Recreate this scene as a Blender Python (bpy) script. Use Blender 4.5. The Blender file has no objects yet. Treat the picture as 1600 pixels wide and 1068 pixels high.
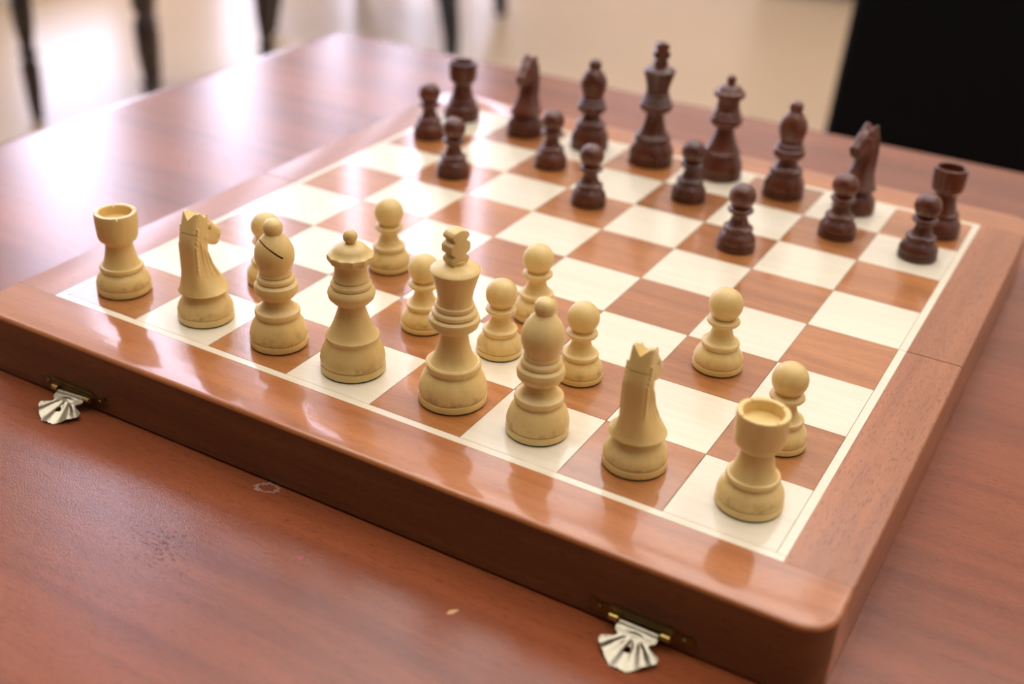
import bpy, bmesh, math, random
from mathutils import Vector, Matrix
random.seed(7)
PI = math.pi
scene = bpy.context.scene
COL = scene.collection

# ------------------------------------------------------------------ camera, world, exposure
H = 0.0355                      # board thickness: the board's playing surface is z = 0, the table top z = -H
FLOOR = -0.787
CEIL = 3.95
cd = bpy.data.cameras.new('camera'); cam = bpy.data.objects.new('camera', cd); COL.objects.link(cam)
cam.location = (0.281836, -0.584040, 0.299877)
cam.rotation_euler = (1.06267719, -0.04463212, 0.51952843)
cd.sensor_width = 36.0; cd.lens = 41.645
cd.clip_start = 0.01; cd.clip_end = 60
cd.dof.use_dof = True; cd.dof.focus_distance = 0.565; cd.dof.aperture_fstop = 4.8
scene.camera = cam
w = bpy.data.worlds.new('world'); scene.world = w; w.use_nodes = True
w.node_tree.nodes['Background'].inputs[0].default_value = (1.0, 0.93, 0.84, 1)
w.node_tree.nodes['Background'].inputs[1].default_value = 0.06
vs = scene.view_settings
vs.view_transform = 'Standard'; vs.look = 'None'; vs.gamma = 1; vs.use_curve_mapping = False
vs.exposure = 0.0
WINDOW_POWER = 7.0
PANEL_POWER = 3.2

# ------------------------------------------------------------------ helpers
def srgb(r, g, b):
    f = lambda c: (c/255/12.92) if c/255 <= 0.04045 else ((c/255+0.055)/1.055)**2.4
    return (f(r), f(g), f(b), 1)

def link(o, parent=None):
    COL.objects.link(o)
    if parent is not None: o.parent = parent
    return o

def empty(name, loc=(0,0,0), rz=0):
    o = bpy.data.objects.new(name, None); o.empty_display_size = 0.02
    o.location = loc; o.rotation_euler = (0,0,rz)
    return link(o)

def tag(o, label, cat, group=None):
    o['label'] = label; o['category'] = cat
    if group: o['group'] = group
    return o

def finish(name, bm, mat, parent=None, smooth=None, loc=(0,0,0)):
    me = bpy.data.meshes.new(name)
    bmesh.ops.recalc_face_normals(bm, faces=bm.faces)
    bm.to_mesh(me); bm.free()
    if mat is not None: me.materials.append(mat)
    o = bpy.data.objects.new(name, me); o.location = loc
    link(o, parent)
    if smooth is not None: set_smooth(me, smooth)
    return o

def set_smooth(me, ang=35):
    for p in me.polygons: p.use_smooth = True
    if ang < 180: me.set_sharp_from_angle(angle=math.radians(ang))

def bx(bm, x0, x1, y0, y1, z0, z1, bevel=0, seg=2):
    r = bmesh.ops.create_cube(bm, size=1)
    vs_ = r['verts']
    for v in vs_:
        v.co = Vector(((x0+x1)/2 + v.co.x*(x1-x0), (y0+y1)/2 + v.co.y*(y1-y0), (z0+z1)/2 + v.co.z*(z1-z0)))
    if bevel:
        es = set()
        for v in vs_:
            for e in v.link_edges: es.add(e)
        bmesh.ops.bevel(bm, geom=list(es), offset=bevel, segments=seg, affect='EDGES', profile=0.5)

def boxo(name, x0, x1, y0, y1, z0, z1, mat, parent=None, bevel=0, seg=2):
    bm = bmesh.new(); bx(bm, x0, x1, y0, y1, z0, z1, bevel, seg)
    return finish(name, bm, mat, parent, 35 if bevel else None)

def struct(o):
    o['kind'] = 'structure'; return o

def catmull(pts, n=3):
    out = []
    P = [pts[0]] + list(pts) + [pts[-1]]
    for i in range(1, len(P)-2):
        for k in range(n):
            t = k/n
            out.append(tuple(0.5*((2*P[i][j]) + (-P[i-1][j]+P[i+1][j])*t + (2*P[i-1][j]-5*P[i][j]+4*P[i+1][j]-P[i+2][j])*t*t
                       + (-P[i-1][j]+3*P[i][j]-3*P[i+1][j]+P[i+2][j])*t**3) for j in range(len(pts[0]))))
    out.append(tuple(pts[-1]))
    return out

def lathe(bm, prof, n=56, s=0.001, cx=0, cy=0, mod=None):
    rings = []
    for r, z in prof:
        if r <= 1e-6:
            rings.append([bm.verts.new((cx, cy, z*s))])
        else:
            ring = []
            for k in range(n):
                a = 2*PI*k/n
                rr = r*(mod(a, r, z) if mod else 1)
                ring.append(bm.verts.new((cx+rr*s*math.cos(a), cy+rr*s*math.sin(a), z*s)))
            rings.append(ring)
    for a, b in zip(rings, rings[1:]):
        if len(a) == 1 and len(b) == 1: continue
        for k in range(n):
            k2 = (k+1) % n
            if len(a) == 1: bm.faces.new((a[0], b[k], b[k2]))
            elif len(b) == 1: bm.faces.new((a[k], b[0], a[k2]))
            else: bm.faces.new((a[k], b[k], b[k2], a[k2]))

def prism(bm, pts, y0, y1, s=1.0, M=None):
    """closed polygon in x-z extruded along y"""
    a = [bm.verts.new((x*s, y0*s, z*s)) for x, z in pts]
    b = [bm.verts.new((x*s, y1*s, z*s)) for x, z in pts]
    bm.faces.new(a); bm.faces.new(list(reversed(b)))
    n = len(pts)
    for i in range(n): bm.faces.new((a[i], b[i], b[(i+1)%n], a[(i+1)%n]))
    if M is not None:
        for v in a+b: v.co = M @ v.co

def tube(bm, pts, radii, n=12, cap=True):
    """tapered tube along a 3-D path"""
    pts = [Vector(p) for p in pts]; rings = []
    for i, p in enumerate(pts):
        d = (pts[min(i+1, len(pts)-1)] - pts[max(i-1, 0)]).normalized()
        u = d.cross(Vector((0.31, 0.17, 0.93)))
        if u.length < 0.05: u = d.cross(Vector((1, 0, 0)))
        u.normalize(); v = d.cross(u)
        r = radii[i] if isinstance(radii, (list, tuple)) else radii
        rings.append([bm.verts.new(p + (u*math.cos(2*PI*k/n) + v*math.sin(2*PI*k/n))*r) for k in range(n)])
    for a, b in zip(rings, rings[1:]):
        for k in range(n): bm.faces.new((a[k], b[k], b[(k+1)%n], a[(k+1)%n]))
    if cap:
        bm.faces.new(rings[0]); bm.faces.new(list(reversed(rings[-1])))

def copy_tree(o, parent=None):
    c = o.copy(); COL.objects.link(c); c.parent = parent
    for ch in o.children: copy_tree(ch, c)
    return c

# ------------------------------------------------------------------ materials
def new_mat(name):
    m = bpy.data.materials.new(name); m.use_nodes = True
    nt = m.node_tree; b = nt.nodes['Principled BSDF']
    return m, nt, b

def plain(name, col, rough=0.5, metal=0.0, coat=0.0, spec=0.5, bump=0, bscale=200, coatr=0.1, var=0.0, vscale=20):
    m, nt, b = new_mat(name)
    b.inputs['Base Color'].default_value = col; b.inputs['Roughness'].default_value = rough
    b.inputs['Metallic'].default_value = metal; b.inputs['Coat Weight'].default_value = coat
    b.inputs['Coat Roughness'].default_value = coatr
    b.inputs['Specular IOR Level'].default_value = spec
    if bump or var:
        tc = nt.nodes.new('ShaderNodeTexCoord')
    if bump:
        no = nt.nodes.new('ShaderNodeTexNoise'); no.inputs['Scale'].default_value = bscale
        nt.links.new(tc.outputs['Object'], no.inputs['Vector'])
        bp = nt.nodes.new('ShaderNodeBump'); bp.inputs['Strength'].default_value = bump; bp.inputs['Distance'].default_value = 0.001
        nt.links.new(no.outputs['Fac'], bp.inputs['Height']); nt.links.new(bp.outputs[0], b.inputs['Normal'])
    if var:
        n2 = nt.nodes.new('ShaderNodeTexNoise'); n2.inputs['Scale'].default_value = vscale; n2.inputs['Detail'].default_value = 4
        nt.links.new(tc.outputs['Object'], n2.inputs['Vector'])
        mx = nt.nodes.new('ShaderNodeMix'); mx.data_type = 'RGBA'; mx.blend_type = 'MULTIPLY'
        mx.inputs['A'].default_value = col
        mx.inputs['B'].default_value = (1-var, 1-var, 1-var, 1)
        nt.links.new(n2.outputs['Fac'], mx.inputs['Factor']); nt.links.new(mx.outputs['Result'], b.inputs['Base Color'])
    return m

def N(nt, t, **kw):
    n = nt.nodes.new(t)
    for k, v in kw.items():
        if k in n.inputs: n.inputs[k].default_value = v
        else: setattr(n, k, v)
    return n

def wood(name, dark, light, axis='X', scale=60, stretch=14, rough=0.35, coat=0.0, coatr=0.08, pores=0.0, pore_col=(0.03,0.012,0.006,1),
         objvar=0.0, bump=0.03, bump_scale=900, spec=0.5, pore_scale=1.0, bands=0.35):
    """grain stretched along an axis, second broad tone variation, optional dark pores, per-object tone change"""
    m, nt, b = new_mat(name); L = nt.links.new
    tc = N(nt, 'ShaderNodeTexCoord'); oi = N(nt, 'ShaderNodeObjectInfo')
    off = N(nt, 'ShaderNodeVectorMath', operation='MULTIPLY_ADD')
    comb = N(nt, 'ShaderNodeCombineXYZ'); L(oi.outputs['Random'], comb.inputs[0]); L(oi.outputs['Random'], comb.inputs[1]); L(oi.outputs['Random'], comb.inputs[2])
    L(comb.outputs[0], off.inputs[0]); off.inputs[1].default_value = (3.7, 5.3, 2.1); L(tc.outputs['Object'], off.inputs[2])
    mp = N(nt, 'ShaderNodeMapping'); L(off.outputs[0], mp.inputs['Vector'])
    sc = [1.0, 1.0, 1.0]; sc['XYZ'.index(axis)] = 1.0/stretch
    mp.inputs['Scale'].default_value = sc
    n1 = N(nt, 'ShaderNodeTexNoise', Scale=scale, Detail=6.0, Roughness=0.62, Distortion=0.35); L(mp.outputs[0], n1.inputs['Vector'])
    n2 = N(nt, 'ShaderNodeTexNoise', Scale=scale*0.16, Detail=3.0, Roughness=0.5); L(mp.outputs[0], n2.inputs['Vector'])
    mixf = N(nt, 'ShaderNodeMix', data_type='FLOAT'); mixf.inputs[0].default_value = bands
    L(n1.outputs['Fac'], mixf.inputs[2]); L(n2.outputs['Fac'], mixf.inputs[3])
    ramp = N(nt, 'ShaderNodeValToRGB'); ramp.color_ramp.elements[0].position = 0.33; ramp.color_ramp.elements[1].position = 0.67
    ramp.color_ramp.elements[0].color = dark; ramp.color_ramp.elements[1].color = light
    L(mixf.outputs[0], ramp.inputs['Fac']); col = ramp.outputs['Color']
    if pores:
        mp2 = N(nt, 'ShaderNodeMapping'); L(off.outputs[0], mp2.inputs['Vector'])
        sc2 = [1.0, 1.0, 1.0]; sc2['XYZ'.index(axis)] = 0.13; mp2.inputs['Scale'].default_value = sc2
        n3 = N(nt, 'ShaderNodeTexNoise', Scale=1100.0*pore_scale, Detail=2.0); L(mp2.outputs[0], n3.inputs['Vector'])
        r3 = N(nt, 'ShaderNodeValToRGB'); r3.color_ramp.elements[0].position = 0.56; r3.color_ramp.elements[1].position = 0.68
        r3.color_ramp.elements[0].color = (0,0,0,1); r3.color_ramp.elements[1].color = (pores,)*3+(1,)
        L(n3.outputs['Fac'], r3.inputs['Fac'])
        mx = N(nt, 'ShaderNodeMix', data_type='RGBA'); L(r3.outputs['Color'], mx.inputs['Factor']); L(col, mx.inputs['A'])
        mx.inputs['B'].default_value = pore_col; col = mx.outputs['Result']
    if objvar:
        hs = N(nt, 'ShaderNodeHueSaturation'); mr = N(nt, 'ShaderNodeMapRange'); L(oi.outputs['Random'], mr.inputs['Value'])
        mr.inputs['To Min'].default_value = 1-objvar; mr.inputs['To Max'].default_value = 1+objvar
        L(mr.outputs[0], hs.inputs['Value']); L(col, hs.inputs['Color']); col = hs.outputs['Color']
    L(col, b.inputs['Base Color'])
    b.inputs['Roughness'].default_value = rough; b.inputs['Coat Weight'].default_value = coat; b.inputs['Coat Roughness'].default_value = coatr
    b.inputs['Specular IOR Level'].default_value = spec
    if bump:
        n4 = N(nt, 'ShaderNodeTexNoise', Scale=bump_scale, Detail=2.0); L(off.outputs[0], n4.inputs['Vector'])
        bp = N(nt, 'ShaderNodeBump', Strength=bump, Distance=0.0004); L(n4.outputs['Fac'], bp.inputs['Height'])
        L(bp.outputs[0], b.inputs['Normal']); L(bp.outputs[0], b.inputs['Coat Normal'])
    m['out'] = 1
    return m

def masks_into(m, spots):
    """flat marks with a shape of their own: (x, y, rx, ry, rot, colour, strength, ring_inner) in object space"""
    nt = m.node_tree; b = nt.nodes['Principled BSDF']; L = nt.links.new
    tc = N(nt, 'ShaderNodeTexCoord')
    nz = N(nt, 'ShaderNodeTexNoise', Scale=420.0, Detail=3.0); L(tc.outputs['Object'], nz.inputs['Vector'])
    for (x, y, rx, ry, rot, c, stg, ring) in spots:
        cur = b.inputs['Base Color'].links[0].from_socket
        mp = N(nt, 'ShaderNodeMapping', vector_type='TEXTURE'); L(tc.outputs['Object'], mp.inputs['Vector'])
        mp.inputs['Location'].default_value = (x, y, 0); mp.inputs['Rotation'].default_value = (0, 0, rot)
        mp.inputs['Scale'].default_value = (rx, ry, 1000.0)
        ln = N(nt, 'ShaderNodeVectorMath', operation='LENGTH'); L(mp.outputs[0], ln.inputs[0])
        ad = N(nt, 'ShaderNodeMath', operation='MULTIPLY_ADD'); L(nz.outputs['Fac'], ad.inputs[0]); ad.inputs[1].default_value = 1.3; L(ln.outputs['Value'], ad.inputs[2])
        rp = N(nt, 'ShaderNodeValToRGB'); cr = rp.color_ramp
        sc = N(nt, 'ShaderNodeMath', operation='MULTIPLY'); sc.inputs[1].default_value = 0.5; L(ad.outputs[0], sc.inputs[0]); L(sc.outputs[0], rp.inputs['Fac'])
        if ring:
            cr.elements[0].position = 0.62; cr.elements[0].color = (0,0,0,1)
            e = cr.elements.new(0.70); e.color = (stg,)*3+(1,)
            e = cr.elements.new(0.76); e.color = (stg,)*3+(1,)
            cr.elements[-1].position = 0.84; cr.elements[-1].color = (0,0,0,1)
        else:
            cr.elements[0].position = 0.66; cr.elements[0].color = (stg,)*3+(1,)
            cr.elements[1].position = 0.78; cr.elements[1].color = (0,0,0,1)
        mx = N(nt, 'ShaderNodeMix', data_type='RGBA'); L(rp.outputs['Color'], mx.inputs['Factor']); L(cur, mx.inputs['A'])
        mx.inputs['B'].default_value = c; L(mx.outputs['Result'], b.inputs['Base Color'])

def specks_into(m, x, y, rx, ry, rot, c):
    """patch of tiny dark pits in the varnish"""
    nt = m.node_tree; b = nt.nodes['Principled BSDF']; L = nt.links.new
    tc = N(nt, 'ShaderNodeTexCoord')
    mp = N(nt, 'ShaderNodeMapping', vector_type='TEXTURE'); L(tc.outputs['Object'], mp.inputs['Vector'])
    mp.inputs['Location'].default_value = (x, y, 0); mp.inputs['Rotation'].default_value = (0, 0, rot); mp.inputs['Scale'].default_value = (rx, ry, 1000)
    ln = N(nt, 'ShaderNodeVectorMath', operation='LENGTH'); L(mp.outputs[0], ln.inputs[0])
    mp2 = N(nt, 'ShaderNodeMapping'); mp2.inputs['Scale'].default_value = (0.45, 1, 1); L(tc.outputs['Object'], mp2.inputs['Vector'])
    nz = N(nt, 'ShaderNodeTexNoise', Scale=620.0, Detail=4.0, Roughness=0.6); L(mp2.outputs[0], nz.inputs['Vector'])
    sb = N(nt, 'ShaderNodeMath', operation='MULTIPLY_ADD'); L(ln.outputs['Value'], sb.inputs[0]); sb.inputs[1].default_value = -0.16; L(nz.outputs['Fac'], sb.inputs[2])
    rp = N(nt, 'ShaderNodeValToRGB'); rp.color_ramp.elements[0].position = 0.49; rp.color_ramp.elements[1].position = 0.56
    rp.color_ramp.elements[0].color = (0,0,0,1); rp.color_ramp.elements[1].color = (.6,.6,.6,1); L(sb.outputs[0], rp.inputs['Fac'])
    cur = b.inputs['Base Color'].links[0].from_socket
    mx = N(nt, 'ShaderNodeMix', data_type='RGBA'); L(rp.outputs['Color'], mx.inputs['Factor']); L(cur, mx.inputs['A'])
    mx.inputs['B'].default_value = c; L(mx.outputs['Result'], b.inputs['Base Color'])
    mr = N(nt, 'ShaderNodeMath', operation='MULTIPLY_ADD'); L(rp.outputs['Color'], mr.inputs[0]); mr.inputs[1].default_value = -0.8; mr.inputs[2].default_value = b.inputs['Coat Weight'].default_value
    L(mr.outputs[0], b.inputs['Coat Weight'])

def piece_wood(name, dark, light, grime, rough, coat, coatr):
    m = wood(name, dark, light, axis='Z', scale=150, stretch=7, rough=rough, coat=coat, coatr=coatr, objvar=0.05, bump=0.05, bump_scale=350, bands=0.5)
    nt = m.node_tree; b = nt.nodes['Principled BSDF']; L = nt.links.new
    if grime:
        tc = N(nt, 'ShaderNodeTexCoord'); oi = N(nt, 'ShaderNodeObjectInfo')
        sx = N(nt, 'ShaderNodeSeparateXYZ'); L(tc.outputs['Object'], sx.inputs[0])
        band = N(nt, 'ShaderNodeValToRGB'); cr = band.color_ramp     # handling dirt in a band just above the foot rim
        ml = N(nt, 'ShaderNodeMath', operation='MULTIPLY'); ml.inputs[1].default_value = 20.0; L(sx.outputs[2], ml.inputs[0]); L(ml.outputs[0], band.inputs['Fac'])
        cr.elements[0].position = 0.08; cr.elements[0].color = (0.0,)*3+(1,)
        e = cr.elements.new(0.105); e.color = (1,1,1,1)
        e = cr.elements.new(0.15); e.color = (0.55,)*3+(1,)
        cr.elements[-1].position = 0.24; cr.elements[-1].color = (0.10,)*3+(1,)
        ad = N(nt, 'ShaderNodeVectorMath', operation='ADD'); L(tc.outputs['Object'], ad.inputs[0]); L(oi.outputs['Random'], ad.inputs[1])
        nz = N(nt, 'ShaderNodeTexNoise', Scale=150.0, Detail=5.0, Roughness=0.65); L(ad.outputs[0], nz.inputs['Vector'])
        r2 = N(nt, 'ShaderNodeValToRGB'); r2.color_ramp.elements[0].position = 0.52; r2.color_ramp.elements[1].position = 0.72
        L(nz.outputs['Fac'], r2.inputs['Fac'])
        mu = N(nt, 'ShaderNodeMath', operation='MULTIPLY'); L(band.outputs['Color'], mu.inputs[0]); L(r2.outputs['Color'], mu.inputs[1])
        m3 = N(nt, 'ShaderNodeMath', operation='MULTIPLY'); L(mu.outputs[0], m3.inputs[0]); m3.inputs[1].default_value = grime
        cur = b.inputs['Base Color'].links[0].from_socket
        mx = N(nt, 'ShaderNodeMix', data_type='RGBA'); L(m3.outputs[0], mx.inputs['Factor']); L(cur, mx.inputs['A'])
        mx.inputs['B'].default_value = srgb(96, 78, 48); L(mx.outputs['Result'], b.inputs['Base Color'])
    return m

M_BOX = piece_wood('boxwood', srgb(222,187,112), srgb(238,208,138), 0.75, 0.42, 0.22, 0.22)
M_EBO = piece_wood('dark_stained_wood', srgb(60,22,5), srgb(112,50,17), 0, 0.38, 0.45, 0.14)
M_LIGHTSQ = wood('maple_veneer', srgb(230,217,188), srgb(241,231,206), 'X', 260, 16, 0.32, 0.75, 0.09, objvar=0.03, bump=0.05, bump_scale=700)
M_DARKSQ = wood('rosewood_veneer', srgb(152,92,44), srgb(196,130,74), 'X', 110, 12, 0.32, 0.85, 0.07, pores=0.3, pore_scale=1.4, pore_col=srgb(110,48,24), objvar=0.16, bump=0.05, bump_scale=700)
M_INLAY = wood('maple_inlay', srgb(232,218,188), srgb(242,231,206), 'X', 260, 16, 0.32, 0.7, 0.09, bump=0.03)
M_RAILX = wood('rosewood_rail_lengthwise', srgb(154,88,42), srgb(198,126,70), 'X', 95, 15, 0.34, 0.8, 0.08, pores=0.3, pore_col=srgb(110,54,28), pore_scale=1.5, objvar=0.03, bump=0.05, bump_scale=600)
M_FACE = wood('dark_shaded_face_wood', srgb(86,48,22), srgb(128,76,38), 'X', 80, 14, 0.45, 0.25, 0.25, pores=0.4, pore_col=srgb(56,28,14), pore_scale=1.3, bump=0.08, bump_scale=600)  # browner face wood, with some of the front's shade mixed into the colour
M_RAILY = wood('rosewood_rail_crosswise', srgb(140,84,50), srgb(184,118,76), 'Y', 95, 15, 0.36, 0.45, 0.16, pores=0.55, pore_col=srgb(84,42,26), pore_scale=1.5, objvar=0.03, bump=0.1, bump_scale=600)
M_TABLE = wood('table_mahogany', srgb(106,52,26), srgb(156,84,48), 'X', 90, 16, 0.45, 0.85, 0.13, spec=0.12, pores=0.45, pore_col=srgb(88,36,20), pore_scale=1.5, bump=0.21, bump_scale=1300, bands=0.55)
masks_into(M_TABLE, [
    (-0.030, -0.2405, 0.0062, 0.0040, 0.3, srgb(205,175,165), 0.55, True),
    (0.0885, -0.2655, 0.0030, 0.0014, 1.0, srgb(214,170,120), 0.9, False),
    (0.0150, -0.2720, 0.0018, 0.0014, 0.0, srgb(190,70,90), 0.5, False)])
specks_into(M_TABLE, -0.055, -0.287, 0.014, 0.006, -0.35, srgb(44,22,18))
specks_into(M_TABLE, -0.040, -0.300, 0.034, 0.020, -0.4, srgb(64,30,22))
M_FELT = plain('green_felt', srgb(24,58,38), 0.95, bump=0.4, bscale=2500)
M_BRASS_D = plain('antique_brass', srgb(142,122,76), 0.34, 1.0, bump=0.3, bscale=900, var=0.5, vscale=300)
M_BRASS_L = plain('bright_plated_brass', srgb(176,168,146), 0.3, 1.0, bump=0.15, bscale=900, var=0.2, vscale=300)
M_PIN = plain('gold_pin', srgb(214,180,104), 0.28, 1.0)
M_GAP = plain('dark_gap', srgb(40,20,12), 0.8)
M_CHAIRWOOD = wood('chair_dark_wood', srgb(26,15,11), srgb(46,24,16), 'Z', 60, 10, 0.4, 0.4, 0.2)
M_BLACKMETAL = plain('black_metal', srgb(22,26,30), 0.4, 0.0, coat=0.3, bump=0.05)
M_BLACKCLOTH = plain('black_cloth', srgb(14,11,15), 0.92, bump=0.5, bscale=1500, spec=0.15, var=0.3, vscale=30)
M_CABINET = wood('cabinet_brown_wood', srgb(52,38,26), srgb(76,56,38), 'X', 30, 12, 0.45)
M_FLOOR = plain('cream_floor', srgb(178,152,120), 0.42, coat=0.25, coatr=0.22, var=0.08, vscale=1.5, bump=0.05, bscale=30)
M_WALL = plain('cream_wall', srgb(205,196,184), 0.85, bump=0.1, bscale=120)
M_CEIL = plain('white_ceiling', srgb(236,230,222), 0.9, bump=0.1, bscale=90)
M_FRAME = plain('window_frame_paint', srgb(225,222,220), 0.45, bump=0.02)
M_CURTAIN = plain('sheer_curtain', srgb(210,202,205), 0.9, bump=0.3, bscale=400)

def emitter(name, col, strength):
    m, nt, b = new_mat(name)
    b.inputs['Base Color'].default_value = (0.8,0.8,0.8,1)
    b.inputs['Emission Color'].default_value = col; b.inputs['Emission Strength'].default_value = strength
    return m
M_DAY = emitter('daylit_window_glass', (0.76, 0.75, 1.0, 1), WINDOW_POWER)
M_PANELGLOW = emitter('added_panel_glow', (1.0, 0.97, 0.95, 1), PANEL_POWER)  # glow of the added ceiling panels

# ------------------------------------------------------------------ room
XL, XR, YF, YB = -3.4, 3.6, -3.6, 6.4
struct(boxo('floor', XL-.2, XR+.2, YF, YB+.2, FLOOR-0.1, FLOOR, M_FLOOR))
struct(boxo('ceiling', XL-.2, XR+.2, YF, YB+.2, CEIL, CEIL+0.1, M_CEIL))
struct(boxo('wall_back', XL, XR, YB, YB+.15, FLOOR, CEIL, M_WALL))
struct(boxo('wall_right', XR, XR+.15, YF, YB+.15, FLOOR, CEIL, M_WALL))
WIN = [(0.9, 1.3), (2.3, 2.86), (3.38, 3.80), (4.25, 4.5), (4.85, 5.15), (5.55, 5.85)]
WZ0, WZ1 = -0.62, 3.8
bm = bmesh.new()
ys = [YF] + [v for a in WIN for v in a] + [YB]
for i in range(0, len(ys), 2): bx(bm, XL-.15, XL, ys[i], ys[i+1], FLOOR, CEIL)
for a, b_ in WIN:
    bx(bm, XL-.15, XL, a, b_, FLOOR, WZ0); bx(bm, XL-.15, XL, a, b_, WZ1, CEIL)
struct(finish('wall_left', bm, M_WALL))
for i, (a, b_) in enumerate(WIN):
    bm = bmesh.new(); t = 0.03
    bx(bm, XL-.10, XL-.04, a, a+t, WZ0, WZ1); bx(bm, XL-.10, XL-.04, b_-t, b_, WZ0, WZ1)
    bx(bm, XL-.10, XL-.04, a+t, b_-t, WZ0, WZ0+t); bx(bm, XL-.10, XL-.04, a+t, b_-t, WZ1-t, WZ1)
    bx(bm, XL-.10, XL-.05, a+t, b_-t, 1.75, 1.80)
    wdw = struct(finish('window_%d' % (i+1), bm, M_FRAME))
    boxo('window_pane', XL-.085, XL-.075, a+t, b_-t, WZ0+t, 1.75, M_DAY, wdw)
    boxo('window_pane', XL-.085, XL-.075, a+t, b_-t, 1.80, WZ1-t, M_DAY, wdw)
struct(boxo('baseboard_back', XL, XR, YB-.015, YB, FLOOR, FLOOR+.09, M_FRAME))
spots = [(x, y) for y in (4.65, 3.25, 1.85, 0.45, -1.0) for x in (-2.1, -0.7, 0.7, 2.1)]  # added glowing panels as a broad bright ceiling; front row fills the camera side
PL = [a + ', ' + b for a in ('rear row', 'second row', 'third row', 'fourth row', 'front row added as fill') for b in ('by windows', 'second from windows', 'third from windows', 'furthest from windows')]
for i, (x, y) in enumerate(spots):
    t = empty('added_ceiling_panel', (x, y, CEIL))
    tag(t, 'added square glowing ceiling panel out of the frame, ' + PL[i], 'added light panel', 'added glowing ceiling panels')
    bm = bmesh.new()
    for q in ((-.61,-.59,-.61,.61),(.59,.61,-.61,.61),(-.59,.59,-.61,-.59),(-.59,.59,.59,.61)): bx(bm, q[0], q[1], q[2], q[3], -.03, 0)
    finish('frame', bm, M_FRAME, t)
    boxo('glow_panel', -.59, .59, -.59, .59, -.025, -.005, M_PANELGLOW, t)

# ------------------------------------------------------------------ table
table = empty('table', (0.12, -0.22, FLOOR))
tag(table, 'large reddish-brown polished wooden table under the chessboard', 'table')
TX0, TX1, TY0, TY1 = -0.502, 0.80, -1.05, 0.437
def tpart(name, x0, x1, y0, y1, z0, z1, mat, bevel=0, seg=3):
    bm = bmesh.new(); bx(bm, x0, x1, y0, y1, z0, z1, bevel, seg)
    o = finish(name, bm, mat, table, 35 if bevel else None)
    o.location = (-0.12, 0.22, -FLOOR)
    return o
def rounded_slab(x0, x1, y0, y1, z0, z1, R, e, n=6):
    """slab with rounded plan corners and eased top edge"""
    bm = bmesh.new()
    def outline(inset, z):
        vs_ = []
        for cx, cy, a0 in ((x1-R, y1-R, 0), (x0+R, y1-R, PI/2), (x0+R, y0+R, PI), (x1-R, y0+R, 1.5*PI)):
            for k in range(n+1):
                a = a0 + PI/2*k/n
                vs_.append(bm.verts.new((cx+(R-inset)*math.cos(a), cy+(R-inset)*math.sin(a), z)))
        return vs_
    rings = [outline(e*0.4, z0), outline(0, z0+e*0.4)]
    for k in range(6):
        a = PI/2*k/5; rings.append(outline(e*(1-math.cos(a)), z1-e+e*math.sin(a)))
    for a, b in zip(rings, rings[1:]):
        m = len(a)
        for k in range(m): bm.faces.new((a[k], a[(k+1)%m], b[(k+1)%m], b[k]))
    bm.faces.new(list(reversed(rings[0]))); bm.faces.new(rings[-1])
    return bm
o = finish('tabletop', rounded_slab(TX0, TX1, TY0, TY1, -H-0.028, -H, 0.012, 0.004), M_TABLE, table, 30); o.location = (-0.12, 0.22, -FLOOR)
tpart('apron', TX0+.06, TX1-.06, TY1-.085, TY1-.06, -H-.118, -H-.028, M_TABLE)
tpart('apron', TX0+.06, TX1-.06, TY0+.06, TY0+.085, -H-.118, -H-.028, M_TABLE)
tpart('apron', TX0+.06, TX0+.085, TY0+.085, TY1-.085, -H-.118, -H-.028, M_TABLE)
tpart('apron', TX1-.085, TX1-.06, TY0+.085, TY1-.085, -H-.118, -H-.028, M_TABLE)
for x in (TX0+.05, TX1-.11):
    for y in (TY0+.05, TY1-.11):
        tpart('leg', x, x+.06, y, y+.06, FLOOR, -H-.028, M_TABLE, .004, 2)

# ------------------------------------------------------------------ chessboard
board = empty('chessboard', (0, 0, -H))
tag(board, 'folding wooden chessboard with maple and brown squares lying open on the table', 'chessboard')
S = 0.05; G = 0.00012
def bpart(o): o.location = (o.location[0], o.location[1], o.location[2]+H); return o
IN = 0.2042; FX = 0.2332; FYO = 0.2368
T0 = -0.003
# squares share two meshes
def tile_mesh():
    bm = bmesh.new()
    bx(bm, -S/2+G, S/2-G, -S/2+G, S/2-G, T0, 0, 0.00012, 1)
    return bm
lsq = dsq = None
for iu in range(8):
    for iv in range(8):
        light = (iu+iv) % 2 == 1
        loc = ((iu-3.5)*S, (iv-3.5)*S + (0.0004 if iv > 3 else -0.0004)*0, 0)
        if light and lsq is None: o = lsq = finish('light_square', tile_mesh(), M_LIGHTSQ, board)
        elif not light and dsq is None: o = dsq = finish('dark_square', tile_mesh(), M_DARKSQ, board)
        else:
            src = lsq if light else dsq
            o = src.copy(); COL.objects.link(o); o.parent = board
        o.location = (loc[0], loc[1], H)
# inlay strips, one set per half
def inlay(x0, x1, y0, y1): return bpart(boxo('inlay_strip', x0, x1, y0, y1, T0, 0.00003, M_INLAY, board))
g = 0.0002
for sgn in (-1, 1):
    yo0, yo1 = sorted((sgn*(0.2+G), sgn*IN)); inlay(-IN, IN, yo0, yo1)
    yi0, yi1 = sorted((sgn*g, sgn*(0.2-G)))
    inlay(-IN, -0.2-G, yi0, yi1); inlay(0.2+G, IN, yi0, yi1)
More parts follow.
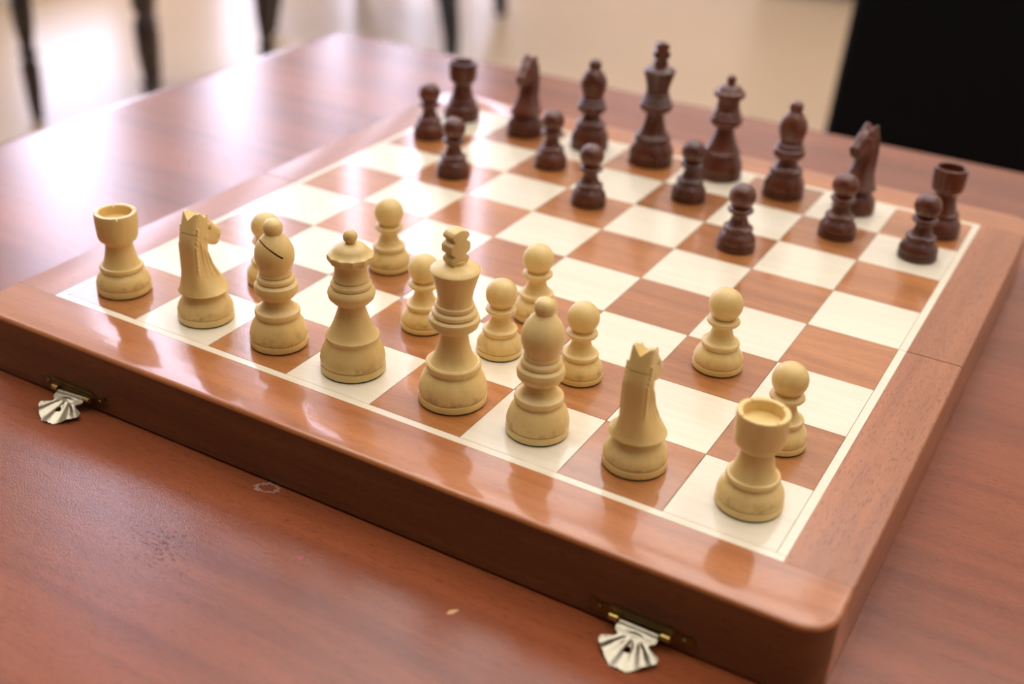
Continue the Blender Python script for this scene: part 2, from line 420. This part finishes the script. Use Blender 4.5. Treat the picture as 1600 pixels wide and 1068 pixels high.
# rails with bull-nosed outer edge, mitred flat end to end, rounded corners on front/back rails
def rail_front(sgn, mat):
    R, e, n = 0.015, 0.0021, 9
    yi, yo = IN+0.00015, FYO
    bm = bmesh.new()
    def outline(inset, z):
        pts = [(-FX+inset, yi), (FX-inset, yi)]
        for k in range(n+1):
            a = PI/2*k/n; pts.append((FX-R+(R-inset)*math.cos(a), yo-R+(R-inset)*math.sin(a)))
        for k in range(n+1):
            a = PI/2+PI/2*k/n; pts.append((-FX+R+(R-inset)*math.cos(a), yo-R+(R-inset)*math.sin(a)))
        return [bm.verts.new((x, sgn*y, z)) for x, y in pts]
    rings = [outline(0.0015, -H+0.0001), outline(0, -H+0.0015)]
    for k in range(7):
        a = PI/2*k/6; rings.append(outline(e*(1-math.cos(a)), -e+e*math.sin(a)))
    for a, b in zip(rings, rings[1:]):
        m = len(a)
        for k in range(m): bm.faces.new((a[k], a[(k+1)%m], b[(k+1)%m], b[k]))
    bm.faces.new(rings[0]); bm.faces.new(rings[-1])
    bm.normal_update()
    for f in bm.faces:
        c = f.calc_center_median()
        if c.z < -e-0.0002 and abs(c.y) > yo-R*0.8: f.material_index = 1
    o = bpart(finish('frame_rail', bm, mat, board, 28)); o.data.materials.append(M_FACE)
    return o
def rail_side(sx, y0, y1, mat):
    e = 0.0014; bm = bmesh.new()
    sec = [(IN+0.00012, -H+0.0001), (FX-0.0012, -H+0.0001), (FX, -H+0.0014)]
    for k in range(6):
        a = PI/2*k/5; sec.append((FX-e+e*math.cos(a), -e+e*math.sin(a)))
    sec.append((IN+0.00012, 0))
    prism(bm, [(sx*x, z) for x, z in sec], y0, y1)
    return bpart(finish('frame_rail', bm, mat, board, 28))
rail_front(-1, M_RAILX); rail_front(1, M_RAILX)
for sx in (-1, 1):
    rail_side(sx, -IN, -0.00035, M_RAILY); rail_side(sx, 0.00035, IN, M_RAILY)
# hollow box panels that carry the squares, one per half
for sgn in (-1, 1):
    y0, y1 = sorted((sgn*0.0004, sgn*IN))
    bpart(boxo('base_panel', -IN, IN, y0, y1, T0-0.004, T0-0.00005, M_GAP, board))
    y0, y1 = sorted((sgn*0.0004, sgn*0.006))
    bpart(boxo('lip_board', -IN, IN, y0, y1, -H+0.0001, T0-0.0041, M_RAILX, board))

# clasps on the front face
def clasp(xc, turn=0.0):
    yf = -FYO
    bm = bmesh.new(); s = 0.001
    # ornamental plate outline (x, z) centred on the clasp
    half = [(0,4.2),(6,4.2),(13.5,4.0),(15.0,2.2),(16.8,3.1),(18.6,1.6),(20.4,2.9),(22.6,3.6),(22.2,1.6),(24.2,-0.8),(21.6,-1.6),(20.2,-3.4),(18.2,-1.9),(16.2,-3.2),(14.5,-2.6),(12.5,-3.9),(0,-3.9)]
    outl = half + [(-x, z) for x, z in reversed(half[1:-1])]
    prism(bm, outl, -0.9, 0.0, s)
    bx(bm, -.0135, .0135, -.0014, -.0008, .0022, .0034, .0002, 1)
    bx(bm, -.0135, .0135, -.0013, -.0008, .0004, .0010, .0002, 1)
    pl = finish('latch_plate', bm, M_BRASS_D, board, 30); pl.location = (xc, yf, H-0.0282)
    pl['label'] = 'dark antique brass latch plate screwed to the front face'
    for x in (-.0113, .0113):
        bm = bmesh.new(); tube(bm, [(x-.0019,-.0026,-.0004),(x+.0019,-.0026,-.0004)], .0015, 12)
        q = finish('hinge_knuckle', bm, M_PIN, pl, 40); q['label'] = 'gold-coloured hinge knuckle'
        bm = bmesh.new(); bmesh.ops.create_uvsphere(bm, u_segments=12, v_segments=8, radius=.0012)
        for v in bm.verts: v.co = Vector((v.co.x + (0.0185 if x > 0 else -0.0185), v.co.y*0.6-.0010, v.co.z+.0002))
        finish('nail_head', bm, M_BRASS_D, pl, 180)
    # fan hasp: a pressed sheet grid, hinged at the plate and resting on the table with its tip
    bm = bmesh.new(); nu, nv = 66, 44; grid = []
    LEN = 20.5
    def width(d):
        k = [(0,8.3),(3.6,9.0),(5.0,8.6),(6.4,6.3),(7.2,6.8),(10.2,12.4),(11.2,12.6),(16.0,8.8),(LEN,3.2)]
        for (a, wa), (b, wb) in zip(k, k[1:]):
            if d <= b: t = (d-a)/(b-a); return wa+(wb-wa)*t
        return k[-1][1]
    for j in range(nv+1):
        row = []
        for i in range(nu+1):
            u = -1+2*i/nu; v = j/nv
            d = v*LEN
            wd = width(d)
            fan = max(0.0, min(1.0, (d-5)/4))
            sc = 0.55*fan*abs(math.sin(d*1.15))*abs(u)**3        # scalloped outline
            if v > .93: d += 0.5*abs(math.sin(u*PI*1.5))*(v-.93)/.07
            x = u*(wd+sc)
            th = math.atan2(x, max(.5, d-1.0))
            h = 0.62*math.cos(th*12)*max(0.0, min(1.0, (d-6.0)/3))         # radiating flutes
            h += 1.1*math.exp(-((d-1.0)/1.3)**2) + 0.75*math.exp(-(x/2.6)**2-((d-4.6)/1.1)**2)
            y = -1.9 - d*0.965
            z = -0.6 - d*0.29 + h*0.8
            row.append((x, y, max(z, -6.75), u, v))
        grid.append(row)
    up = [[bm.verts.new((x*s, y*s, z*s)) for x, y, z, u, v in row] for row in grid]
    dn = [[bm.verts.new((x*s, y*s, (z-.4)*s)) for x, y, z, u, v in row] for row in grid]
    def hole(i, j):
        x, y, z, u, v = grid[j][i]; x2, y2, z2, _, _ = grid[j+1][i+1]
        return ((x+x2)/2/1.5)**2 + (((y+y2)/2+13.4)/1.5)**2 < 1.0
    for j in range(nv):
        for i in range(nu):
            if hole(i, j): continue
            bm.faces.new((up[j][i], up[j][i+1], up[j+1][i+1], up[j+1][i]))
            bm.faces.new((dn[j][i], dn[j+1][i], dn[j+1][i+1], dn[j][i+1]))
    bm.edges.ensure_lookup_table()
    be = [e for e in bm.edges if len(e.link_faces) == 1]
    idx = {}
    for j in range(nv+1):
        for i in range(nu+1): idx[up[j][i]] = dn[j][i]
    for e in be:
        a, b = e.verts
        if a in idx and b in idx:
            bm.faces.new((a, b, idx[b], idx[a]))
    bmesh.ops.delete(bm, geom=[v for v in bm.verts if not v.link_faces], context='VERTS')
    hp = finish('hasp', bm, M_BRASS_L, pl, 60); hp['label'] = 'pale silvery fan-shaped hasp with a round hole'
    hp.rotation_euler = (0, 0, turn)
    return pl
clasp(-0.1590, 0.12); clasp(0.1605)

# ------------------------------------------------------------------ chess pieces
FOOT = 0.5
def foot(R, rim, body):
    return [(0,FOOT),(R-.5,FOOT),(R,.9),(R+.1,rim-.5),(R-.05,rim-.1),(R-.75,rim+.05),(R-.75,rim+.25),(R-.25,rim+.6)] + body
PROF = {
 'king': foot(16.4, 4.2, [(16.4,7),(15.9,10.2),(15.0,12.6),(13.8,14.8),(12.6,16.2),(12.2,16.9),(12.2,17.3),(13.0,17.9),(13.3,19.2),(13.1,20.6),(12.3,21.3),(11.5,21.2),(10.2,22.4),(8.8,25.3),(7.6,29.6),(6.9,33.2),(6.6,36.8),(6.9,37.6),(9.5,38.6),(11.2,40.2),(12.0,42.6),(11.7,44.4),(10.6,45.3),(10.1,45.6),(10.7,46.4),(10.4,47.6),(9.4,48.6),(8.8,48.9),(9.3,49.6),(9.1,51),(8.4,51.6),(8.1,53),(8.2,55.5),(8.8,58.5),(9.9,62.5),(11.2,67),(11.6,68.2),(11.2,68.8),(8.5,70.2),(5.2,71),(4.5,71.3),(4.4,73.0),(0,73.2)]),
 'queen': foot(16.0, 4.5, [(16.1,7),(15.7,9.5),(14.7,12.4),(13.6,14.9),(12.9,16.6),(12.7,17.6),(13.1,18.4),(13.2,19.5),(12.6,20.1),(11.3,21.6),(9.1,26.4),(7.4,31.3),(6.4,35),(6.4,36.3),(8.8,37.5),(10.9,39.8),(11.5,42.2),(11.2,43.6),(9.9,45.2),(9.5,45.5),(10,46.3),(9.8,47.4),(8.7,48.6),(8.4,49),(8.8,49.8),(8.3,51),(8.0,52),(7.8,54.5),(7.9,56.8),(8.6,58.0),(10.5,58.8),(11.0,59.8),(11.3,61.6),(11.1,62.3),(9.9,62.9),(8.9,63.6),(8.2,64.8),(6.9,66.3),(4.6,67.4),(2.3,67.9)] + [(3.45*math.sin(a), 70.9-3.4*math.cos(a)) for a in [math.radians(q) for q in range(38,180,12)]] + [(0,74.3)]),
 'bishop': foot(14.6, 4.0, [(14.6,6.5),(14.1,9),(12.9,12.4),(11.7,14.4),(10.8,15.6),(10.5,16.2),(10.6,16.6),(11.4,17.3),(11.5,18.5),(11.1,19.6),(10.2,20.0),(8.8,20.9),(7.2,23.2),(6.5,25.6),(7,26.5),(9.2,27.6),(10.7,29.6),(11.1,31.8),(10.6,33.8),(9.3,35.0),(8.9,35.2),(9.5,36.2),(9.2,37.4),(8.3,38.3),(7.9,38.6),(8.3,39.4),(8.1,40.4),(7.8,41),(8.6,43),(9.6,46.5),(9.9,49.5),(9.5,52.5),(8.3,55.5),(6.5,58.2),(4.8,60),(4.1,60.8),(4.5,61.6),(4.9,63.4),(4.5,65.6),(3.2,67.2),(1.5,67.9),(0,68)]),
 'rook': foot(14.5, 4.1, [(14.4,6),(13.8,8.4),(12.7,10.4),(11.2,12),(10.7,12.7),(10.8,13.0),(11.5,13.6),(11.6,14.6),(11.2,15.5),(10.2,15.8),(9.2,17.3),(8.2,21),(7.4,25),(7.2,28),(7.8,29.2),(9.9,30.8),(10.5,32.3),(10.8,36),(11.1,41),(11.1,45.2),(10.85,46),(8.9,46),(8.5,45.5),(8.3,41),(0,40.4)]),
 'pawn': foot(12.2, 3.5, [(12.1,5.8),(11.4,8.0),(10.2,9.9),(8.8,11.3),(8.4,11.8),(8.4,12.1),(9.2,12.6),(9.4,13.6),(9.1,14.5),(8.2,14.8),(7,15.7),(5.7,18.2),(5.0,20.5),(4.8,22.2),(5.2,23.2),(7.4,24.2),(8.1,25.2),(7.9,26.2),(6.8,27.1),(5.4,27.5)] +
         [(8.3*math.sin(a), 34.1-8.3*math.cos(a)) for a in [math.radians(q) for q in range(42,180,9)]] + [(0,42.4)]),
 'knight': foot(14.6, 4.1, [(14.5,6.4),(13.6,9.2),(12,11.6),(10.6,13.6),(10,15),(9.6,15.4),(0,16.5)]),
}
def smooth_profile(p):
    return p

def apply_mods(o):
    dg = bpy.context.evaluated_depsgraph_get()
    me = bpy.data.meshes.new_from_object(o.evaluated_get(dg))
    old = o.data; o.modifiers.clear(); o.data = me; bpy.data.meshes.remove(old)

def cut(o, cutter_bm):
    bmesh.ops.recalc_face_normals(cutter_bm, faces=cutter_bm.faces)
    cm = bpy.data.meshes.new('cutter'); cutter_bm.to_mesh(cm); cutter_bm.free()
    co = bpy.data.objects.new('cutter', cm); COL.objects.link(co)
    md = o.modifiers.new('b', 'BOOLEAN'); md.operation = 'DIFFERENCE'; md.solver = 'EXACT'; md.use_self = True; md.object = co
    bpy.context.view_layer.update(); apply_mods(o)
    bpy.data.objects.remove(co); bpy.data.meshes.remove(cm)

def remesh(o, vox):
    md = o.modifiers.new('r', 'REMESH'); md.mode = 'VOXEL'; md.voxel_size = vox; md.use_smooth_shade = True
    ms = o.modifiers.new('s', 'SMOOTH'); ms.iterations = 2; ms.factor = 0.5
    bpy.context.view_layer.update(); apply_mods(o)

def add_felt(parent, R):
    bm = bmesh.new(); lathe(bm, [(0,0.0),(R-.4,0.0),(R-.4,.52),(0,.52)], 40)
    f = finish('felt_pad', bm, M_FELT, parent); f['label'] = 'thin green felt pad under the foot'

def make_piece(kind, mat, name):
    root = empty(name)
    R = {'king':16.4,'queen':16.0,'bishop':14.6,'rook':14.5,'pawn':12.2,'knight':14.6}[kind]
    bm = bmesh.new()
    if kind == 'queen':
        def md(a, r, z):
            if 58.4 < z < 62.6: return 1 - 0.05*abs(math.sin(a*6))
            return 1
        lathe(bm, PROF[kind], 96, mod=md)
    else:
        lathe(bm, PROF[kind], 64)
    if kind == 'king':
        body = finish('body', bm, mat, root, 30)
        bm = bmesh.new()
        pts = [(-4.1,71.6),(4.1,71.6),(4.9,73.4),(5.1,74.6),(3.2,76.0),(5.3,77.4),(5.7,78.4),(5.7,81.0),(5.2,81.8),(3.3,82.9),(5.0,84.6),(5.0,85.8),(3.6,87.3),(0,88.2),(-3.6,87.3),(-5.0,85.8),(-5.0,84.6),(-3.3,82.9),(-5.2,81.8),(-5.7,81.0),(-5.7,78.4),(-5.3,77.4),(-3.2,76.0),(-5.1,74.6),(-4.9,73.4)]
        prism(bm, pts, -3.5, 3.5, 0.001)
        bmesh.ops.recalc_face_normals(bm, faces=bm.faces)
        bmesh.ops.bevel(bm, geom=list(bm.edges), offset=0.0007, segments=2, affect='EDGES', profile=0.5, clamp_overlap=True)
        c = finish('cross', bm, mat, root, 50)
    elif kind == 'queen':
        finish('body', bm, mat, root, 30)
    elif kind == 'bishop':
        body = finish('body', bm, mat, root, 30)
        cb = bmesh.new(); bx(cb, -.00052, .00052, -.0085, .0085, -.0062, .0062)
        # slit plane: cut from local -y side, sloping down to +x
        Mx = Matrix.Translation(Vector((-0.0022, -0.0080, 0.0545))) @ Matrix.Rotation(math.radians(-90+36), 4, 'Y')
        for v in cb.verts: v.co = Mx @ v.co
        cut(body, cb); set_smooth(body.data, 30)
    elif kind == 'rook':
        body = finish('body', bm, mat, root, 30)
        cb = bmesh.new()
        for k in range(4):
            r = bmesh.ops.create_cube(cb, size=1)['verts']
            a = PI/4 + k*PI/2
            for v in r: v.co = Matrix.Rotation(a, 3, 'Z') @ Vector((0.0098+v.co.x*.004, v.co.y*.0006, .0458+v.co.z*.0022))
        cut(body, cb); set_smooth(body.data, 30)
    elif kind == 'pawn':
        finish('body', bm, mat, root, 30)
    elif kind == 'knight':
        finish('foot', bm, mat, root, 30)
        make_horse(root, mat)
    add_felt(root, R)
    return root

def ring_super(bm, cx_, z, a_back, a_front, w_, n_, seg=40, M=None, tiltz=0.0):
    vs_ = []
    for k in range(seg):
        t = 2*PI*k/seg; c, s_ = math.cos(t), math.sin(t)
        e = 2.0/n_
        sy = math.copysign(abs(c)**e, c); sx = math.copysign(abs(s_)**e, s_)
        f = sy*(a_front if sy > 0 else a_back); x = sx*w_
        vs_.append(bm.verts.new(((x)*.001, (cx_+f)*.001, (z + tiltz*f)*.001)))
    return vs_

def loft(bm, rings):
    for a, b in zip(rings, rings[1:]):
        m = len(a)
        for k in range(m): bm.faces.new((a[k], a[(k+1)%m], b[(k+1)%m], b[k]))
    bm.faces.new(list(reversed(rings[0]))); bm.faces.new(rings[-1])

def make_horse(root, mat):
    """carved horse facing +y: neck loft, head loft, ears, merged and then cut"""
    bm = bmesh.new()
    prof = [(15.2,-9.2,9.2,9.2,2.0),(16.4,-11.2,11.0,11.2,2.0),(17.0,-13.2,12.9,13.1,2.0),(17.8,-13.1,12.8,12.5,2.0),(19.3,-12.6,12.2,10.9,2.2),(21.5,-12.0,10.8,9.2,2.6),(24.5,-11.5,8.6,7.6,3.2),
            (28,-11.0,6.2,6.6,3.8),(32,-10.6,3.8,5.9,4.2),(36.5,-10.5,1.9,5.6,4.6),(41,-10.5,1.4,5.5,4.8),(46,-10.2,2.6,5.4,4.8),(51,-9.0,3.2,5.3,4.6),(55,-7.8,2.4,5.2,4.4),(58,-6.8,0.8,5.1,4.0),(61,-5.6,-2.2,4.9,3.2)]
    pr = catmull(prof, 3)
    rings = []
    for z, fb, ff, ww, n_ in pr:
        c = (fb+ff)/2; h = (ff-fb)/2
        rings.append(ring_super(bm, c, z, h, h, ww, n_))
    loft(bm, rings)
    # head: rings along the muzzle axis
    hd = [(-6.5,51.6,4.2,4.2),(-4,51.8,6.0,5.1),(0,50.6,6.8,5.1),(3.5,48.4,6.3,4.8),(6.6,45.9,5.6,4.3),(9.0,44.1,5.2,4.2),(10.7,43.2,4.7,4.0),(11.5,42.8,3.6,3.2)]
    hd = catmull(hd, 3); rings = []
    ax = Vector((0, 0.88, -0.38)).normalized(); upv = Vector((0, 0.38, 0.88)).normalized()
    for f, z, hh, hw in hd:
        ring = []
        for k in range(28):
            t = 2*PI*k/28; e = 2/3.2
            a = math.copysign(abs(math.cos(t))**e, math.cos(t))*hw; b = math.copysign(abs(math.sin(t))**e, math.sin(t))*hh
            p = Vector((a, f, z)) + upv*b
            ring.append(bm.verts.new(p*.001))
        rings.append(ring)
    loft(bm, rings)
    # brow ridges and cheek
    for sx in (-1, 1):
        for (f, z, r, el) in ((2.6, 52.6, 1.5, 1.5), (-0.6, 47.0, 3.4, 1.0), (9.6, 45.0, 1.2, 1.2)):
            r_ = bmesh.ops.create_icosphere(bm, subdivisions=2, radius=r*.001)['verts']
            for v in r_: v.co = Vector((v.co.x + sx*(4.1 if r < 3 else 2.6)*.001*(0.85 if f > 8 else 1), v.co.y*el + f*.001, v.co.z + z*.001))
        # small forelock points on the brow
        tube(bm, [(sx*.0030, .0010, .0545), (sx*.0034, .0020, .0570), (sx*.0036, .0030, .0588)], [.0017, .0012, .0003], 10)
        # mane locks: small steps along both edges of the crest
        for k in range(11):
            z = 30 + k*2.3; bk = -10.7 if z < 44 else -10.4 + (z-44)*0.22
            wz = 5.6
            tube(bm, [(sx*(wz-0.2)*.001, (bk+2.6)*.001, (z-1.2)*.001), (sx*(wz+.25)*.001, (bk+1.6)*.001, (z+1.2)*.001)], [.0010, .0002], 8)
        # long carved strands sweeping down the flank
        for k in range(3):
            pp = []
            for t in range(9):
                q = t/8
                z = 47-3*k - q*(24-3*k); f = -4.8 + 1.7*k + q*(2.0+2.2*k); 
                ww = 5.6 + max(0, (31-z))*0.22
                pp.append((sx*(ww-0.15)*.001, f*.001, z*.001))
            tube(bm, pp, [.0002]+[.0007]*7+[.0002], 8)
    me_o = finish('horse_head', bm, mat, root)
    remesh(me_o, 0.00040)
    cb = bmesh.new()
    def cube(cx_, cy_, cz_, sx, sy, sz, R=None):
        r = bmesh.ops.create_cube(cb, size=1)['verts']
        for v in r:
            p = Vector((v.co.x*sx, v.co.y*sy, v.co.z*sz))
            if R is not None: p = R @ p
            v.co = (p + Vector((cx_, cy_, cz_)))*.001
    # nape cut line across the crest under the ears
    cube(0, -9.2, 51.0, 16, 4.0, .42, Matrix.Rotation(math.radians(-8), 3, 'X'))
    # V between the ears
    Rv = Matrix.Rotation(math.radians(45), 3, 'Y'); cube(0, -5.0, 61.5, 6.0, 16, 6.0, Rv)
    cube(0, 0.6, 60.8, 16, 2.2, 5.4, Matrix.Rotation(math.radians(28), 3, 'X'))
    # mouth slit
    cube(0, 11.0, 41.2, 12, 5.5, .5, Matrix.Rotation(math.radians(-18), 3, 'X'))
    for sx in (-1, 1):
        cube(sx*5.0, 2.8, 50.8, 1.6, 2.0, .9, Matrix.Rotation(math.radians(-25), 3, 'X'))       # eye hollow
        cube(sx*4.1, 10.2, 44.6, 1.2, 1.1, .8, None)                                              # nostril
    cut(me_o, cb)
    set_smooth(me_o.data, 38)
    me_o['label'] = 'carved horse head and neck'
    return me_o

def place(root, x, y, rz=0, sc=1.0):
    root.location = (x, y, 0.0001); root.rotation_euler = (0, 0, rz); root.scale = (sc, sc, sc) if not isinstance(sc, tuple) else sc
    return root

GW, GB = 'pale boxwood chess pieces', 'dark brown chess pieces'
R_ = math.radians
LAY = [  # kind, colour, x, y, rotation, scale, label
 ('rook','w',-0.1797,-0.1781, 0.10,1.0,'pale wooden rook on the near left corner square, far from the camera'),
 ('knight','w',-0.1217,-0.1771,0.0,1.0,'pale wooden knight showing its muzzle on the right, beside the left pale rook'),
 ('bishop','w',-0.0726,-0.1771,R_(48),1.0,'pale wooden bishop with a visible diagonal slit in its mitre'),
 ('queen','w',-0.0262,-0.1770,0.2,1.0,'pale wooden queen with a scalloped crown and ball on top'),
 ('king','w',0.0297,-0.1735,R_(72),1.0,'pale wooden king with a notched cross on top, tallest pale piece'),
 ('bishop','w',0.0767,-0.1752,R_(200),1.0,'pale wooden bishop with no slit showing, right of the pale king'),
 ('knight','w',0.1254,-0.1742,0.0,1.0,'pale wooden knight seen from behind, beside the rook nearest the corner'),
 ('rook','w',0.1788,-0.1744,0.12,1.0,'pale wooden rook nearest the camera on the right corner square'),
 ('pawn','w',-0.1226,-0.1256,0,.97,'pale pawn half hidden behind the pale bishop with the slit'),
 ('pawn','w',-0.0777,-0.0723,0.7,1.0,'pale pawn standing alone behind the pale queen, furthest pale pawn to the left rear'),
 ('pawn','w',-0.0217,-0.1211,1.3,.98,'pale pawn half hidden directly behind the left side of the pale king'),
 ('pawn','w',0.0254,-0.1220,2.1,.97,'pale pawn between the pale king and the slitless bishop, nearer of the two there'),
 ('pawn','w',0.0218,-0.0771,2.9,1.0,'pale pawn partly hidden behind the slitless bishop, one square further back'),
 ('pawn','w',0.0707,-0.1212,3.7,.97,'pale pawn with a small dark mark, just right of the slitless bishop'),
 ('pawn','w',0.1251,-0.0723,4.4,1.04,'pale pawn standing free behind the pale knight seen from behind'),
 ('pawn','w',0.1750,-0.1230,5.2,1.0,'pale pawn partly hidden behind the nearest pale rook'),
 ('rook','b',-0.1860,0.1815,0,.97,'dark brown rook at the far left corner, behind two dark pawns'),
 ('knight','b',-0.1287,0.1802,PI,.97,'dark brown knight facing left, beside the far left dark rook'),
 ('bishop','b',-0.0752,0.1828,R_(40),.97,'dark brown bishop on the far rank left of the dark king'),
 ('king','b',-0.0246,0.1811,R_(35),.99,'dark brown king, tallest dark piece at the top of the photo'),
 ('queen','b',0.0270,0.1850,0,.98,'dark brown queen with pointed crown, right of the dark king'),
 ('bishop','b',0.0766,0.1775,R_(160),.97,'dark brown bishop on the far rank right of the dark queen'),
 ('knight','b',0.1250,0.1795,PI-R_(22),.97,'dark brown knight turned towards the camera, partly behind a dark pawn'),
 ('rook','b',0.1820,0.1740,0.2,.97,'dark brown rook at the far right corner with an open cup top'),
 ('pawn','b',-0.1828,0.1300,0,.97,'dark brown pawn furthest left, in front of the far left rook'),
 ('pawn','b',-0.1263,0.0742,0.5,.97,'dark brown pawn one square nearer the middle, second dark pawn from left'),
 ('pawn','b',-0.0796,0.1298,1.0,.97,'dark brown pawn between the left dark knight and left dark bishop'),
 ('pawn','b',-0.0261,0.0832,1.5,.97,'dark brown pawn in front of the left dark bishop, hiding its foot'),
 ('pawn','b',0.0257,0.1310,2.0,.97,'dark brown pawn in front of the dark queen, hiding its left side'),
 ('pawn','b',0.0808,0.0736,2.5,.99,'darkest brown pawn, standing nearest the board centre on the right'),
 ('pawn','b',0.1282,0.1303,3.0,.99,'dark brown pawn in front of the right dark knight'),
 ('pawn','b',0.1800,0.1270,3.5,.99,'dark brown pawn furthest right, in front of the far right rook'),
]
proto = {}
for kind, colr, x, y, rz, sc, lab in LAY:
    key = (kind, colr); nm = 'chess_' + kind
    if key not in proto:
        other = proto.get((kind, 'w'))
        if colr == 'b' and other is not None:
            root = copy_tree(other)                 # same turned shape in the dark wood
            for ch in root.children:
                if ch.data.materials and ch.data.materials[0] == M_BOX:
                    ch.data = ch.data.copy(); ch.data.materials[0] = M_EBO
        else:
            root = make_piece(kind, M_BOX if colr == 'w' else M_EBO, nm)
        proto[key] = root
    else:
        root = copy_tree(proto[key])
    place(root, x, y, rz, sc)
    tag(root, lab, 'chess piece', GW if colr == 'w' else GB)

# ------------------------------------------------------------------ chairs and things beyond the table
def turned_leg(root, x, y, top, r, mat, splay=(0,0)):
    bm = bmesh.new()
    pr = [(0,0),(r*.7,0),(r*.8,.02*1000),(r*1.0,90),(r*1.1,150),(r*.75,165),(r*1.2,180),(r*.75,195),(r*1.15,260),(r*1.25,330),(r*.8,350),(r*1.25,370),(r*1.2,top*1000),(0,top*1000)]
    lathe(bm, pr, 18)
    for v in bm.verts:
        k = 1-v.co.z/top
        v.co.x += x + splay[0]*k; v.co.y += y + splay[1]*k
    return finish('leg', bm, mat, root, 50)
# dark wooden chair seen through its legs
ch = empty('dining_chair', (-2.10, 1.70, FLOOR), R_(0))
tag(ch, 'dark wooden chair with turned legs standing beyond the left edge of the table', 'chair')
a = 0.218
for sx, sy in ((-1,-1),(1,-1),(1,1),(-1,1)): turned_leg(ch, sx*a, sy*a, .44, 23, M_CHAIRWOOD)
bm = bmesh.new(); bx(bm, -.25, .25, -.25, .25, .44, .475, .01, 3); finish('seat', bm, M_CHAIRWOOD, ch, 35)
for sx in (-1, 1):
    bm = bmesh.new(); tube(bm, [(sx*.218, .22, .47), (sx*.225, .25, .70), (sx*.22, .30, .98)], [.018, .016, .012], 12)
    finish('back_post', bm, M_CHAIRWOOD, ch, 60)
bm = bmesh.new(); tube(bm, [(-.23, .30, .95), (0, .325, .99), (.23, .30, .95)], [.022, .026, .022], 12); finish('top_rail', bm, M_CHAIRWOOD, ch, 60)
bm = bmesh.new(); tube(bm, [(-.225, .265, .74), (0, .285, .75), (.225, .265, .74)], .015, 10); finish('back_rail', bm, M_CHAIRWOOD, ch, 60)

# black armchair with curved splayed legs
ch2 = empty('armchair', (-2.23, 2.90, FLOOR), 0)
tag(ch2, 'black armchair with a slim curved leg showing beyond the table corner', 'chair')
for fx, fy, tx, ty in ((.46,-.20,.30,-.10),(-.20,-.32,-.14,-.20),(.30,.40,.20,.30),(-.30,.34,-.2,.26)):
    bm = bmesh.new(); tube(bm, [(fx, fy, 0), (fx*.99, fy*.98, .06), (fx*.94, fy*.93, .18), (tx, ty, .42)], [.022, .028, .036, .04], 12)
    finish('leg', bm, M_BLACKMETAL, ch2, 60)
bm = bmesh.new(); bx(bm, -.31, .36, -.28, .34, .41, .50, .03, 3); finish('seat', bm, M_BLACKCLOTH, ch2, 40)
bm = bmesh.new(); bx(bm, -.31, .36, .30, .38, .52, .95, .03, 3); finish('backrest', bm, M_BLACKCLOTH, ch2, 40)

# black upholstered chair beyond the far right side of the table
ch3 = empty('upholstered_chair', (0.055, 1.62, FLOOR), 0)
tag(ch3, 'large black cloth-covered chair back filling the top right corner, beyond the table', 'chair')
bm = bmesh.new(); bx(bm, -.245, .27, -.24, -.17, .36, .86, .018, 4)
for v in bm.verts: v.co.x += (v.co.z-.60)*0.045 if v.co.x < 0 else -(v.co.z-.60)*0.045
finish('backrest', bm, M_BLACKCLOTH, ch3, 40)
bm = bmesh.new(); bx(bm, -.25, .27, -.17, .27, .36, .47, .03, 4); finish('seat', bm, M_BLACKCLOTH, ch3, 40)
for sx in (-.21, .23):
    for sy in (-.19, .23):
        bm = bmesh.new(); bx(bm, sx-.016, sx+.016, sy-.016, sy+.016, 0, .365, .003, 1); finish('leg', bm, M_BLACKMETAL, ch3)

# low brown cabinet far behind
cb_ = empty('low_cabinet', (-0.95, 4.62, FLOOR), R_(14))
tag(cb_, 'low dark brown wooden piece far behind the dark queen at the top edge', 'cabinet')
bm = bmesh.new(); bx(bm, -.40, .40, -.20, .20, .07, .60, .004, 1); finish('body', bm, M_CABINET, cb_)
bm = bmesh.new(); bx(bm, -.42, .42, -.22, .22, .60, .63, .005, 1); finish('top', bm, M_CABINET, cb_)
for x in (-.36, .36):
    for y in (-.16, .16):
        bm = bmesh.new(); bx(bm, x-.02, x+.02, y-.02, y+.02, 0, .07); finish('foot', bm, M_CABINET, cb_)
for k in (-1, 1):
    bm = bmesh.new(); bx(bm, k*.2-.19, k*.2+.19, -.215, -.20, .09, .58, .003, 1); d = finish('door', bm, M_CABINET, cb_)
    bm = bmesh.new(); bx(bm, k*.05-.006, k*.05+.006, -.235, -.215, .30, .40, .003, 1); finish('handle', bm, M_BLACKMETAL, d)
